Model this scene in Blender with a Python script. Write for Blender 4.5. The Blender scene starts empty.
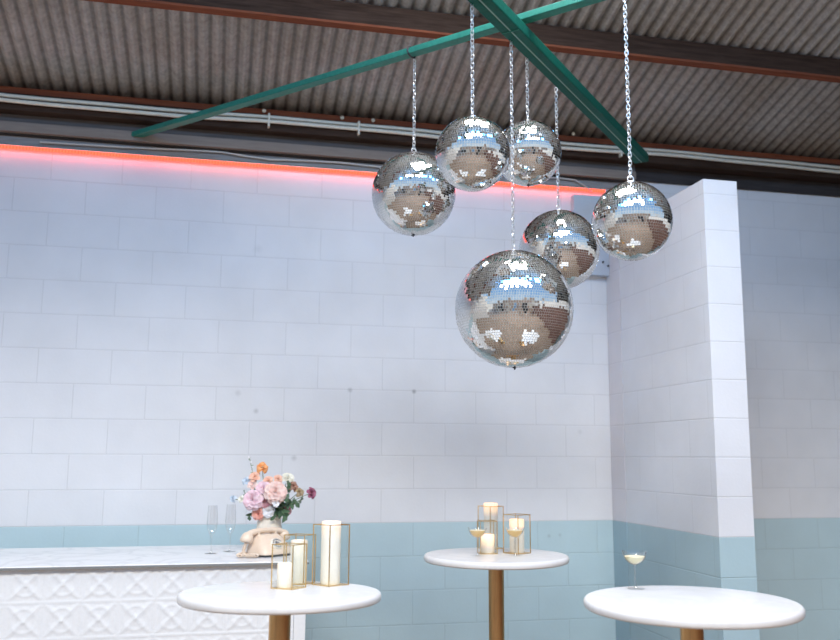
import bpy, math, random
from mathutils import Vector, Matrix

C = bpy.context.scene.collection
PI = math.pi
Z0 = 1.2                                   # height of the painted dado line over the floor

# ------------------------------------------------------------------ camera
F_PX, YAW, PITCH, ROLL = 890.0, 0.219343, 0.152727, 0.005167
CAM = Vector((0.0301, -5.42148, 0.394255 + Z0))


def cam_rows():
    c, s = math.cos, math.sin
    B = Matrix(((1, 0, 0), (0, 0, -1), (0, 1, 0)))
    Rz = Matrix(((c(YAW), -s(YAW), 0), (s(YAW), c(YAW), 0), (0, 0, 1)))
    Rx = Matrix(((1, 0, 0), (0, c(PITCH), s(PITCH)), (0, -s(PITCH), c(PITCH))))
    Rr = Matrix(((c(ROLL), -s(ROLL), 0), (s(ROLL), c(ROLL), 0), (0, 0, 1)))
    return Rr @ B @ Rx @ Rz


RW = cam_rows()
RT = RW.transposed()


def ray(x, y):
    return RT @ Vector(((x - 420) / F_PX, (y - 320) / F_PX, 1.0))


def on_z(x, y, z):
    d = ray(x, y)
    return CAM + d * ((z - CAM.z) / d.z)


def on_y(x, y, Y):
    d = ray(x, y)
    return CAM + d * ((Y - CAM.y) / d.y)


def on_d(x, y, D):
    return CAM + ray(x, y) * D


def to_px(p):
    q = RW @ (Vector(p) - CAM)
    return 420 + F_PX * q.x / q.z, 320 + F_PX * q.y / q.z, q.z


RIGHT = Vector((math.cos(YAW), -math.sin(YAW), 0))
FWD = Vector((math.sin(YAW), math.cos(YAW), 0))
UP = Vector((0, 0, 1))

cam_d = bpy.data.cameras.new('camera')
cam = bpy.data.objects.new('camera', cam_d)
C.objects.link(cam)
M = RT @ Matrix(((1, 0, 0), (0, -1, 0), (0, 0, -1)))
cam.matrix_world = Matrix.Translation(CAM) @ M.to_4x4()
cam_d.sensor_fit = 'HORIZONTAL'
cam_d.sensor_width = 36
cam_d.lens = F_PX * 36 / 840
cam_d.clip_start = 0.05
cam_d.dof.use_dof = True
cam_d.dof.focus_distance = 3.85
cam_d.dof.aperture_fstop = 2.2
bpy.context.scene.camera = cam


# ------------------------------------------------------------------ materials
def mat(name):
    m = bpy.data.materials.new(name)
    m.use_nodes = True
    nt = m.node_tree
    return m, nt, nt.nodes['Principled BSDF'], nt.nodes['Material Output']


def simple(name, col, rough=0.5, metal=0.0, bump=0.0, scale=40.0, var=0.0, spec=0.5, stretch=None):
    """plain surface with noise variation in colour and relief"""
    m, nt, b, out = mat(name)
    b.inputs['Base Color'].default_value = (*col, 1)
    b.inputs['Roughness'].default_value = rough
    b.inputs['Metallic'].default_value = metal
    b.inputs['Specular IOR Level'].default_value = spec
    tc = nt.nodes.new('ShaderNodeTexCoord')
    mp = nt.nodes.new('ShaderNodeMapping')
    nt.links.new(tc.outputs['Object'], mp.inputs['Vector'])
    if stretch:
        mp.inputs['Scale'].default_value = stretch
    n = nt.nodes.new('ShaderNodeTexNoise')
    n.inputs['Scale'].default_value = scale
    n.inputs['Detail'].default_value = 4
    nt.links.new(mp.outputs['Vector'], n.inputs['Vector'])
    if var:
        r = nt.nodes.new('ShaderNodeValToRGB')
        e = r.color_ramp.elements
        e[0].position, e[1].position = 0.3, 0.7
        e[0].color = (*[max(0, c * (1 - var)) for c in col], 1)
        e[1].color = (*[min(1, c * (1 + var)) for c in col], 1)
        nt.links.new(n.outputs['Fac'], r.inputs['Fac'])
        nt.links.new(r.outputs['Color'], b.inputs['Base Color'])
    if bump:
        bp = nt.nodes.new('ShaderNodeBump')
        bp.inputs['Strength'].default_value = bump
        bp.inputs['Distance'].default_value = 0.01
        nt.links.new(n.outputs['Fac'], bp.inputs['Height'])
        nt.links.new(bp.outputs['Normal'], b.inputs['Normal'])
    return m


def block_wall(name, axis, upper, lower, spots=()):
    """painted concrete blocks, 400 x 200 mm, with a dado colour below Z0"""
    m, nt, b, out = mat(name)
    N, Lk = nt.nodes.new, nt.links.new
    tc = N('ShaderNodeTexCoord')
    sp = N('ShaderNodeSeparateXYZ')
    Lk(tc.outputs['Object'], sp.inputs[0])
    cb = N('ShaderNodeCombineXYZ')
    Lk(sp.outputs[axis], cb.inputs['X'])
    Lk(sp.outputs['Z'], cb.inputs['Y'])
    br = N('ShaderNodeTexBrick')
    br.offset = 0.5
    br.inputs['Scale'].default_value = 1.0
    br.inputs['Brick Width'].default_value = 0.4
    br.inputs['Row Height'].default_value = 0.2
    br.inputs['Mortar Size'].default_value = 0.0042
    br.inputs['Mortar Smooth'].default_value = 0.6
    br.inputs['Color1'].default_value = (0.98, 0.98, 0.98, 1)
    br.inputs['Color2'].default_value = (1, 1, 1, 1)
    br.inputs['Mortar'].default_value = (0.91, 0.91, 0.91, 1)
    Lk(cb.outputs[0], br.inputs['Vector'])
    nz = N('ShaderNodeTexNoise')
    nz.inputs['Scale'].default_value = 3.0
    nz.inputs['Detail'].default_value = 6
    Lk(tc.outputs['Object'], nz.inputs['Vector'])
    nr = N('ShaderNodeMapRange')
    nr.inputs['From Min'].default_value, nr.inputs['From Max'].default_value = 0.3, 0.7
    nr.inputs['To Min'].default_value, nr.inputs['To Max'].default_value = 0.95, 1.03
    Lk(nz.outputs['Fac'], nr.inputs['Value'])
    # paint line
    gt = N('ShaderNodeMath')
    gt.operation = 'GREATER_THAN'
    gt.inputs[1].default_value = Z0
    Lk(sp.outputs['Z'], gt.inputs[0])
    mx = N('ShaderNodeMix')
    mx.data_type = 'RGBA'
    mx.inputs['A'].default_value = (*lower, 1)
    mx.inputs['B'].default_value = (*upper, 1)
    Lk(gt.outputs[0], mx.inputs['Factor'])
    m1 = N('ShaderNodeMix')
    m1.data_type = 'RGBA'
    m1.blend_type = 'MULTIPLY'
    m1.inputs['Factor'].default_value = 1
    Lk(mx.outputs['Result'], m1.inputs['A'])
    Lk(br.outputs['Color'], m1.inputs['B'])
    m2 = N('ShaderNodeVectorMath')
    m2.operation = 'SCALE'
    Lk(m1.outputs['Result'], m2.inputs[0])
    Lk(nr.outputs[0], m2.inputs['Scale'])
    last = m2.outputs[0]
    for (px, pz, rad, dark) in spots:      # chips and scuffs in the paint
        d = N('ShaderNodeVectorMath')
        d.operation = 'DISTANCE'
        Lk(cb.outputs[0], d.inputs[0])
        d.inputs[1].default_value = (px, pz, 0)
        r = N('ShaderNodeMapRange')
        r.inputs['From Min'].default_value, r.inputs['From Max'].default_value = rad * 0.2, rad
        r.inputs['To Min'].default_value, r.inputs['To Max'].default_value = dark, 1.0
        Lk(d.outputs['Value'], r.inputs['Value'])
        q = N('ShaderNodeVectorMath')
        q.operation = 'SCALE'
        Lk(last, q.inputs[0])
        Lk(r.outputs[0], q.inputs['Scale'])
        last = q.outputs[0]
    Lk(last, b.inputs['Base Color'])
    b.inputs['Roughness'].default_value = 0.45
    b.inputs['Specular IOR Level'].default_value = 0.3
    fine = N('ShaderNodeTexNoise')
    fine.inputs['Scale'].default_value = 60
    fine.inputs['Detail'].default_value = 5
    Lk(tc.outputs['Object'], fine.inputs['Vector'])
    ad = N('ShaderNodeMath')
    ad.operation = 'MULTIPLY_ADD'
    Lk(br.outputs['Fac'], ad.inputs[0])
    ad.inputs[1].default_value = -1.0
    ml = N('ShaderNodeMath')
    ml.operation = 'MULTIPLY'
    ml.inputs[1].default_value = 0.35
    Lk(fine.outputs['Fac'], ml.inputs[0])
    Lk(ml.outputs[0], ad.inputs[2])
    bp = N('ShaderNodeBump')
    bp.inputs['Strength'].default_value = 0.42
    bp.inputs['Distance'].default_value = 0.004
    Lk(ad.outputs[0], bp.inputs['Height'])
    Lk(bp.outputs['Normal'], b.inputs['Normal'])
    return m


def wood(name, c1, c2, axis_scale, rough=0.75, scale=6.0):
    m, nt, b, out = mat(name)
    N, Lk = nt.nodes.new, nt.links.new
    tc = N('ShaderNodeTexCoord')
    mp = N('ShaderNodeMapping')
    mp.inputs['Scale'].default_value = axis_scale
    Lk(tc.outputs['Object'], mp.inputs['Vector'])
    n = N('ShaderNodeTexNoise')
    n.inputs['Scale'].default_value = scale
    n.inputs['Detail'].default_value = 8
    n.inputs['Roughness'].default_value = 0.65
    Lk(mp.outputs['Vector'], n.inputs['Vector'])
    r = N('ShaderNodeValToRGB')
    r.color_ramp.elements[0].position, r.color_ramp.elements[1].position = 0.3, 0.72
    r.color_ramp.elements[0].color = (*c1, 1)
    r.color_ramp.elements[1].color = (*c2, 1)
    Lk(n.outputs['Fac'], r.inputs['Fac'])
    Lk(r.outputs['Color'], b.inputs['Base Color'])
    b.inputs['Roughness'].default_value = rough
    b.inputs['Specular IOR Level'].default_value = 0.12
    bp = N('ShaderNodeBump')
    bp.inputs['Strength'].default_value = 0.4
    bp.inputs['Distance'].default_value = 0.004
    Lk(n.outputs['Fac'], bp.inputs['Height'])
    Lk(bp.outputs['Normal'], b.inputs['Normal'])
    return m


def emit(name, col, strength):
    m, nt, b, out = mat(name)
    e = nt.nodes.new('ShaderNodeEmission')
    e.inputs['Color'].default_value = (*col, 1)
    e.inputs['Strength'].default_value = strength
    nt.links.new(e.outputs[0], out.inputs['Surface'])
    return m


def clear_glass(name, tint=(1, 1, 1), boost=1.0):
    """thin clear glass: see-through, with reflections that grow towards grazing view"""
    m, nt, b, out = mat(name)
    N, Lk = nt.nodes.new, nt.links.new
    t = N('ShaderNodeBsdfTransparent')
    t.inputs['Color'].default_value = (*tint, 1)
    g = N('ShaderNodeBsdfGlossy')
    g.inputs['Roughness'].default_value = 0.02
    lw = N('ShaderNodeLayerWeight')
    lw.inputs['Blend'].default_value = 0.5
    pw = N('ShaderNodeMath')
    pw.operation = 'POWER'
    pw.inputs[1].default_value = 4.0
    Lk(lw.outputs['Facing'], pw.inputs[0])
    ml = N('ShaderNodeMath')
    ml.operation = 'MULTIPLY_ADD'
    ml.use_clamp = True
    ml.inputs[1].default_value = 0.55 * boost
    ml.inputs[2].default_value = 0.035 * boost
    Lk(pw.outputs[0], ml.inputs[0])
    mx = N('ShaderNodeMixShader')
    Lk(ml.outputs[0], mx.inputs['Fac'])
    Lk(t.outputs[0], mx.inputs[1])
    Lk(g.outputs[0], mx.inputs[2])
    Lk(mx.outputs[0], out.inputs['Surface'])
    return m


def marble(name, base, vein, rough):
    m, nt, b, out = mat(name)
    N, Lk = nt.nodes.new, nt.links.new
    tc = N('ShaderNodeTexCoord')
    w = N('ShaderNodeTexNoise')
    w.inputs['Scale'].default_value = 2.6
    w.inputs['Detail'].default_value = 9
    w.inputs['Distortion'].default_value = 1.8
    Lk(tc.outputs['Object'], w.inputs['Vector'])
    r = N('ShaderNodeValToRGB')
    e = r.color_ramp.elements
    e[0].position, e[0].color = 0.44, (*base, 1)
    e[1].position, e[1].color = 0.56, (*base, 1)
    mid = e.new(0.5)
    mid.color = (*vein, 1)
    Lk(w.outputs['Fac'], r.inputs['Fac'])
    Lk(r.outputs['Color'], b.inputs['Base Color'])
    b.inputs['Roughness'].default_value = rough
    return m


def candle_wax(name, h, glow=0.4):
    """wax with a glow painted in near the top, as if lit from inside"""
    m, nt, b, out = mat(name)
    N, Lk = nt.nodes.new, nt.links.new
    b.inputs['Base Color'].default_value = (0.90, 0.86, 0.76, 1)
    b.inputs['Roughness'].default_value = 0.55
    b.inputs['Subsurface Weight'].default_value = 0.0
    tc = N('ShaderNodeTexCoord')
    sp = N('ShaderNodeSeparateXYZ')
    Lk(tc.outputs['Object'], sp.inputs[0])
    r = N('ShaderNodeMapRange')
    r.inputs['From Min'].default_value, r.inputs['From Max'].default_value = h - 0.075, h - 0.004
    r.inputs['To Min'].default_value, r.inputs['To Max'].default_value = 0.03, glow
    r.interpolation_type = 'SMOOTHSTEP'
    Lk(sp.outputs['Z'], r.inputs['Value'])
    b.inputs['Emission Color'].default_value = (1.0, 0.52, 0.20, 1)  # emission ramp stands in for light coming through the wax
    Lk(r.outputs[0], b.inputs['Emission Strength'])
    return m


MT = {}
MT['wall'] = None
MT['grout'] = simple('grey_grout', (0.62, 0.64, 0.62), 0.7, 0, 0.1, 200)
m, nt, b, out = mat('mirror_tile')
b.inputs['Base Color'].default_value = (0.80, 0.80, 0.79, 1)
b.inputs['Metallic'].default_value = 1
b.inputs['Roughness'].default_value = 0.035
MT['mirror'] = m
MT['steel'] = simple('zinc_steel', (0.88, 0.89, 0.90), 0.36, 1.0, 0.05, 120, 0.1)
MT['dark_steel'] = simple('dark_steel', (0.05, 0.05, 0.055), 0.45, 0.6, 0.05, 90)
MT['green'] = simple('green_paint', (0.004, 0.085, 0.06), 0.5, 0, 0.08, 60, 0.12, 0.12)
MT['green_light'] = simple('faded_green_paint', (0.028, 0.185, 0.14), 0.45, 0, 0.08, 60, 0.12, 0.2)
MT['gold'] = simple('brushed_gold', (0.80, 0.58, 0.28), 0.3, 1.0, 0.05, 150, 0.08)
MT['brass'] = simple('brushed_brass', (0.60, 0.37, 0.17), 0.30, 1.0, 0.12, 60, 0.10, stretch=(6, 6, 0.3))
MT['glass'] = clear_glass('lantern_glass', (0.962, 0.975, 0.968))
MT['crystal'] = clear_glass('drinking_glass', (0.98, 0.985, 0.985), 3.0)
MT['foot'] = clear_glass('glass_foot', (0.97, 0.975, 0.975), 0.12)
MT['tabletop'] = marble('white_tabletop', (0.84, 0.835, 0.825), (0.79, 0.785, 0.78), 0.25)
MT['slab'] = marble('grey_marble', (0.80, 0.81, 0.82), (0.70, 0.71, 0.73), 0.25)
MT['tin'] = simple('white_pressed_tin', (0.76, 0.775, 0.785), 0.4, 0, 0.05, 80, 0.02)
MT['drink'] = simple('golden_drink', (0.93, 0.63, 0.22), 0.08, 0, 0, 20)
MT['drink_pale'] = simple('pale_lemon_drink', (0.92, 0.86, 0.58), 0.08, 0, 0, 20)
MT['foam'] = simple('drink_foam', (0.97, 0.84, 0.54), 0.6, 0, 0.2, 200, 0.03)
MT['cream'] = simple('cream_ceramic', (0.84, 0.77, 0.65), 0.5, 0, 0.12, 30, 0.06)
MT['phone'] = simple('beige_plastic', (0.76, 0.62, 0.49), 0.32, 0, 0.03, 60, 0.03)
MT['black'] = simple('black_plastic', (0.03, 0.03, 0.032), 0.4, 0, 0.03, 60)
MT['flame'] = emit('warm_flame', (1.0, 0.62, 0.25), 3.5)
MT['leaf'] = simple('leaf_green', (0.075, 0.14, 0.075), 0.5, 0, 0.1, 60, 0.3)
MT['leaf_grey'] = simple('dusty_leaf_green', (0.24, 0.31, 0.24), 0.6, 0, 0.1, 60, 0.2)
MT['stem'] = simple('stem_green', (0.17, 0.24, 0.12), 0.55, 0, 0.05, 60, 0.2)
MT['white_pvc'] = simple('white_conduit_plastic', (0.74, 0.68, 0.55), 0.4, 0, 0.02, 40, 0.04)
MT['tan'] = wood('tan_painted_timber', (0.21, 0.17, 0.145), (0.28, 0.235, 0.20), (0.6, 8, 8))
MT['purlin'] = wood('dark_old_timber', (0.026, 0.014, 0.009), (0.072, 0.043, 0.030), (0.7, 9, 9))
MT['red_timber'] = wood('red_brown_timber', (0.15, 0.045, 0.025), (0.27, 0.085, 0.04), (0.7, 9, 9))
MT['dark'] = wood('dark_board', (0.035, 0.03, 0.03), (0.07, 0.062, 0.06), (0.7, 9, 9))
MT['greyboard'] = wood('grey_brown_board', (0.09, 0.08, 0.075), (0.14, 0.125, 0.12), (0.6, 8, 8))
MT['greywood'] = wood('weathered_grey_board', (0.22, 0.205, 0.20), (0.36, 0.345, 0.34), (0.6, 10, 10))
MT['box'] = simple('pale_blue_grey_paint', (0.50, 0.55, 0.62), 0.5, 0, 0.05, 50, 0.02)
MT['floor'] = wood('brown_floor', (0.27, 0.205, 0.155), (0.40, 0.31, 0.245), (1.5, 1.5, 1.5), 0.5, 4.0)
MT['court'] = simple('courtyard_paving', (0.40, 0.30, 0.23), 0.8, 0, 0.3, 8, 0.15)
MT['tan_render'] = simple('tan_render', (0.58, 0.44, 0.34), 0.8, 0, 0.2, 10, 0.12)
MT['brick'] = simple('dark_brick', (0.20, 0.11, 0.085), 0.8, 0, 0.3, 14, 0.3)
MT['render_white'] = simple('white_render', (0.85, 0.84, 0.81), 0.7, 0, 0.1, 20, 0.03)


# ------------------------------------------------------------------ mesh helpers
class MB:
    def __init__(self):
        self.v, self.f = [], []

    def add(self, vs, fs):
        o = len(self.v)
        self.v += [tuple(p) for p in vs]
        self.f += [tuple(i + o for i in f) for f in fs]

    def box(self, x0, x1, y0, y1, z0, z1):
        self.obox(Vector(((x0 + x1) / 2, (y0 + y1) / 2, (z0 + z1) / 2)),
                  Vector(((x1 - x0) / 2, 0, 0)), Vector((0, (y1 - y0) / 2, 0)), Vector((0, 0, (z1 - z0) / 2)))

    def obox(self, c, a, b, d):
        vs = [c + sx * a + sy * b + sz * d for sz in (-1, 1) for sy in (-1, 1) for sx in (-1, 1)]
        self.add(vs, [(0, 2, 3, 1), (4, 5, 7, 6), (0, 1, 5, 4), (2, 6, 7, 3), (0, 4, 6, 2), (1, 3, 7, 5)])

    def bar(self, p, q, w, up=UP):
        p, q = Vector(p), Vector(q)
        d = (q - p)
        n = d.normalized()
        s = n.cross(up)
        if s.length < 1e-4:
            s = n.cross(Vector((1, 0, 0)))
        s.normalize()
        t = s.cross(n)
        self.obox((p + q) / 2, d / 2, s * w / 2, t * w / 2)

    def tube(self, pts, r, seg=8, closed=False, cap=True):
        pts = [Vector(p) for p in pts]
        n = len(pts)
        rs = r if isinstance(r, (list, tuple)) else [r] * n
        vs, fs = [], []
        prev = None
        for i, p in enumerate(pts):
            if closed:
                t = pts[(i + 1) % n] - pts[i - 1]
            else:
                t = pts[min(i + 1, n - 1)] - pts[max(i - 1, 0)]
            t.normalize()
            if prev is None:
                a = t.orthogonal().normalized()
            else:
                a = (prev - t * prev.dot(t)).normalized()
            prev = a
            bb = t.cross(a)
            for k in range(seg):
                an = 2 * PI * k / seg
                vs.append(p + (a * math.cos(an) + bb * math.sin(an)) * rs[i])
        for i in range(n if closed else n - 1):
            j = (i + 1) % n
            for k in range(seg):
                k2 = (k + 1) % seg
                fs.append((i * seg + k, i * seg + k2, j * seg + k2, j * seg + k))
        if cap and not closed:
            fs.append(tuple(range(seg))[::-1])
            fs.append(tuple((n - 1) * seg + k for k in range(seg)))
        self.add(vs, fs)

    def lathe(self, prof, seg=32, c=(0, 0, 0)):
        """prof: list of (radius, z); r=0 ends close to a point"""
        c = Vector(c)
        vs, fs, rings = [], [], []
        for r, z in prof:
            if r < 1e-6:
                rings.append([len(vs)])
                vs.append(c + Vector((0, 0, z)))
            else:
                rings.append(list(range(len(vs), len(vs) + seg)))
                for k in range(seg):
                    a = 2 * PI * k / seg
                    vs.append(c + Vector((r * math.cos(a), r * math.sin(a), z)))
        for A, B_ in zip(rings, rings[1:]):
            for k in range(seg):
                k2 = (k + 1) % seg
                if len(A) == 1 and len(B_) == 1:
                    continue
                if len(A) == 1:
                    fs.append((A[0], B_[k2], B_[k]))
                elif len(B_) == 1:
                    fs.append((A[k], A[k2], B_[0]))
                else:
                    fs.append((A[k], A[k2], B_[k2], B_[k]))
        self.add(vs, fs)

    def grid(self, nu, nv, fn):
        vs = [fn(i / nu, j / nv) for j in range(nv + 1) for i in range(nu + 1)]
        fs = [(j * (nu + 1) + i, j * (nu + 1) + i + 1, (j + 1) * (nu + 1) + i + 1, (j + 1) * (nu + 1) + i)
              for j in range(nv) for i in range(nu)]
        self.add(vs, fs)

    def ball(self, c, r, seg=12, rings=8, sc=(1, 1, 1)):
        c = Vector(c)
        p = [(math.sin(PI * i / rings) * r, -math.cos(PI * i / rings) * r) for i in range(rings + 1)]
        t = MB()
        t.lathe(p, seg)
        self.add([c + Vector((x * sc[0], y * sc[1], z * sc[2])) for x, y, z in t.v], t.f)

    def build(self, name, material, parent=None, smooth=True, bevel=0.0, angle=40, loc=None):
        me = bpy.data.meshes.new(name)
        vs = self.v
        if loc is not None:
            L = Vector(loc)
            vs = [tuple(Vector(p) - L) for p in vs]
        me.from_pydata(vs, [], self.f)
        me.materials.append(material)
        if smooth:
            me.polygons.foreach_set('use_smooth', [True] * len(me.polygons))
            me.set_sharp_from_angle(angle=math.radians(angle))
        me.update()
        o = bpy.data.objects.new(name, me)
        C.objects.link(o)
        if loc is not None:
            o.location = loc
        if parent is not None:
            o.parent = parent
        if bevel:
            md = o.modifiers.new('bevel', 'BEVEL')
            md.width = bevel
            md.segments = 2
            md.limit_method = 'ANGLE'
        return o


def tag(o, label=None, cat=None, group=None, kind=None):
    if label:
        o['label'] = label
    if cat:
        o['category'] = cat
    if group:
        o['group'] = group
    if kind:
        o['kind'] = kind
    return o


def empty(name, loc, label, cat, group=None, rz=0.0):
    o = bpy.data.objects.new(name, None)
    C.objects.link(o)
    o.location = loc
    o.rotation_euler = (0, 0, rz)
    o.empty_display_size = 0.05
    return tag(o, label, cat, group)


def copy_tree(o, parent=None):
    c = o.copy()
    C.objects.link(c)
    c.parent = parent
    for ch in list(o.children):
        copy_tree(ch, c)
    return c


def struct(o):
    o['kind'] = 'structure'
    return o


# ------------------------------------------------------------------ the room
RX = 2.515                                  # inner face of the right wall
WT = 2.268 + Z0                             # top of the block walls
YEND = -4.25                                # front edge of the roof
SL = 0.268                                  # roof slope (15 degrees)


def roof_z(Y):
    return 2.522 + Z0 - SL * Y


def wp(x, y):
    p = on_y(x, y, 0.0)
    return (p.x, p.z)


spots = [(*wp(238, 393), .024, .86), (*wp(350, 390), .02, .72), (*wp(414, 391.5), .018, .55), (*wp(256, 411), .02, .75),
         (*wp(294, 458), .022, .78), (*wp(580, 432), .02, .90), (*wp(549, 536), .016, .82), (*wp(560, 535), .014, .84),
         (*wp(258, 249), .035, .93)]
MT['wall_back'] = block_wall('painted_block_wall', 'X', (0.755, 0.765, 0.785), (0.49, 0.635, 0.675), spots)
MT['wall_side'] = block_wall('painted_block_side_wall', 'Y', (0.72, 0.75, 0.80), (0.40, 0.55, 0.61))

mb = MB(); mb.box(-5.0, 8.0, 0.0, 0.2, 0, WT); struct(mb.build('wall_back', MT['wall_back'], smooth=False))
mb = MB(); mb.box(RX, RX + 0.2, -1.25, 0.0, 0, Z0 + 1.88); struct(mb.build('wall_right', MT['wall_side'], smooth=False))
mb = MB(); mb.box(4.2, 4.4, -14.0, -1.0, 0, 2.3); struct(mb.build('wall_side', MT['brick'], smooth=False))
mb = MB(); mb.box(4.12, 4.42, -14.0, -1.0, 2.3, 2.75); struct(mb.build('trim_8', MT['render_white'], smooth=False))
mb = MB(); mb.box(-5.2, -5.0, YEND, 0.2, 0, WT + 0.6); struct(mb.build('wall_left', MT['render_white'], smooth=False))
mb = MB(); mb.box(-5.2, 8.2, YEND - 0.4, 0.2, -0.1, 0); struct(mb.build('floor', MT['floor'], smooth=False))
mb = MB(); mb.box(-14, 14, -30, YEND - 0.4, -0.1, 0.0); struct(mb.build('ground', MT['court'], smooth=False))
mb = MB(); mb.box(-14, 14, -11.3, -11.0, 0, 3.6); struct(mb.build('wall_front', MT['tan_render'], smooth=False))
MT['door_dark'] = simple('dark_door_paint', (0.05, 0.045, 0.045), 0.5, 0, 0.05, 30, 0.1)
MT['door_cream'] = simple('cream_door_paint', (0.80, 0.72, 0.58), 0.5, 0, 0.05, 30, 0.05)
MT['pane_blue'] = simple('sky_blue_pane', (0.30, 0.48, 0.68), 0.15, 0, 0.02, 30, 0.05)
for i_, (x0_, x1_, z0_, z1_, mt_, nm_) in enumerate((
        (-8.2, -6.0, 0, 2.6, 'door_dark', 'door_1'), (-4.6, -3.2, 0, 2.5, 'door_cream', 'door_2'), (-2.2, -0.6, 0.9, 2.4, 'pane_blue', 'window_1'),
        (0.6, 2.2, 0, 2.6, 'door_dark', 'door_3'), (2.9, 4.0, 1.2, 2.6, 'door_cream', 'window_2'), (4.8, 6.4, 0.8, 2.4, 'door_dark', 'window_3'),
        (-11.5, -9.6, 0.9, 2.4, 'pane_blue', 'window_4'))):
    q = MB(); q.box(x0_, x1_, -10.999, -10.93, z0_, z1_); struct(q.build(nm_, MT[mt_], smooth=False, bevel=0.01))
mb = MB(); mb.box(8.0, 8.2, YEND, 0.2, 0, 4.6); struct(mb.build('wall_far', MT['dark'], smooth=False))

# corrugated roof sheeting: one continuous sheet
m, nt, b, out = mat('old_galvanised_sheet')
N, Lk = nt.nodes.new, nt.links.new
tc = N('ShaderNodeTexCoord')
n1 = N('ShaderNodeTexNoise'); n1.inputs['Scale'].default_value = 28; n1.inputs['Detail'].default_value = 6; n1.inputs['Roughness'].default_value = 0.7
n2 = N('ShaderNodeTexNoise'); n2.inputs['Scale'].default_value = 1.6; n2.inputs['Detail'].default_value = 3
Lk(tc.outputs['Object'], n1.inputs['Vector']); Lk(tc.outputs['Object'], n2.inputs['Vector'])
r1 = N('ShaderNodeValToRGB')
r1.color_ramp.elements[0].position, r1.color_ramp.elements[1].position = 0.32, 0.7
r1.color_ramp.elements[0].color = (0.32, 0.30, 0.28, 1)
r1.color_ramp.elements[1].color = (0.56, 0.535, 0.505, 1)
Lk(n1.outputs['Fac'], r1.inputs['Fac'])
r2 = N('ShaderNodeValToRGB')
r2.color_ramp.elements[0].position, r2.color_ramp.elements[1].position = 0.35, 0.65
r2.color_ramp.elements[0].color = (0.80, 0.74, 0.68, 1)
r2.color_ramp.elements[1].color = (1.0, 1.0, 1.0, 1)
Lk(n2.outputs['Fac'], r2.inputs['Fac'])
mm = N('ShaderNodeMix'); mm.data_type = 'RGBA'; mm.blend_type = 'MULTIPLY'; mm.inputs['Factor'].default_value = 1
Lk(r1.outputs['Color'], mm.inputs['A']); Lk(r2.outputs['Color'], mm.inputs['B'])
# trough shading painted into the colour as dark stripes along the flutes
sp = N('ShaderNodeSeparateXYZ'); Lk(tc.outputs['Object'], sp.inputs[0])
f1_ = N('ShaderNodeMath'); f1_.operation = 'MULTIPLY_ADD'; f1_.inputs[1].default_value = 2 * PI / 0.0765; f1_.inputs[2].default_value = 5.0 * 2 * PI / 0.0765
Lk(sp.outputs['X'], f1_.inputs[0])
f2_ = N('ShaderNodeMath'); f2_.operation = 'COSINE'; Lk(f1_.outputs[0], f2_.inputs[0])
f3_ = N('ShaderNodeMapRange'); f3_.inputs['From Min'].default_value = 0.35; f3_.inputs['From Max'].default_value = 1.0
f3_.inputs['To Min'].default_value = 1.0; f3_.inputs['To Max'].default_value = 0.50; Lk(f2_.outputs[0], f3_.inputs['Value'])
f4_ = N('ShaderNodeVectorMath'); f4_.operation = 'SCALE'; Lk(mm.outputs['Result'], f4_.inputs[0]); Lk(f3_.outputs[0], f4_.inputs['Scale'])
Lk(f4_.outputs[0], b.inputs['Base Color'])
b.inputs['Roughness'].default_value = 0.6
b.inputs['Metallic'].default_value = 0.15
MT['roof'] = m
PITCH_C, AMP = 0.0765, 0.0125
mb = MB()
xs0, xs1 = -5.0, 8.0
per = 10
nx = int((xs1 - xs0) / PITCH_C) * per


def roof_pt(u, v):
    x = xs0 + u * nx / per * PITCH_C
    Y = 0.42 + v * (YEND - 0.42)
    return (x, Y, roof_z(Y) + AMP * 1.0 + AMP * math.cos(2 * PI * (x - xs0) / PITCH_C))


mb.grid(nx, 6, roof_pt)
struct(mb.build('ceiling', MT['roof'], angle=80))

# timbers carrying the roof, running along the wall
k = 0


def purlin(Y0, depth, width, label, mface, munder, x0=-4.99, x1=7.99):
    """timber with its top against the roof; a redder board forms the underside"""
    root = empty('timber_purlin', (0, Y0, roof_z(Y0) - depth), label, 'roof timber')
    z1 = roof_z(Y0) - 0.0015
    zb = z1 - depth
    q = MB(); q.box(x0, x1, Y0 - width / 2, Y0 + width / 2, zb + 0.012, z1)
    q.build('timber_face', mface, root, smooth=False, loc=(0, 0, 0)).matrix_parent_inverse = Matrix.Translation(root.location).inverted()
    q = MB(); q.box(x0, x1, Y0 - width / 2, Y0 + width / 2, zb, zb + 0.012)
    q.build('underside', munder, root, smooth=False).matrix_parent_inverse = Matrix.Translation(root.location).inverted()
    return root


def purlin_Y(px, py, depth):
    """where along the slope a purlin's underside front edge is seen at a given pixel"""
    lo, hi = -3.5, 0.0
    for _ in range(60):
        mid = (lo + hi) / 2
        z = roof_z(mid) - depth
        y = to_px((on_y(px, py, mid).x, mid, z))[1]
        if y < py:
            lo = mid
        else:
            hi = mid
    return (lo + hi) / 2


PY1 = purlin_Y(300, 17, 0.125)
purlin(PY1 + 0.03, 0.125, 0.06, 'dark weathered timber purlin with reddish underside crossing the top of the roof', MT['purlin'], MT['red_timber'])
purlin(PY1 - 1.35, 0.125, 0.06, 'dark timber purlin under the roof nearest the open front', MT['purlin'], MT['red_timber'])


def zat(y, Y):                               # height seen at the left edge of the photo, on a plane Y
    return on_y(206, y, Y).z


# wall-top timbers (structure of the eave)
def trim(n, Y0, Y1, z0, z1, mt, x0=-4.99, x1=RX + 0.2):
    q = MB(); q.box(x0, x1, Y0, Y1, z0, z1)
    return struct(q.build('trim_%d' % n, mt, smooth=False))


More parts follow.
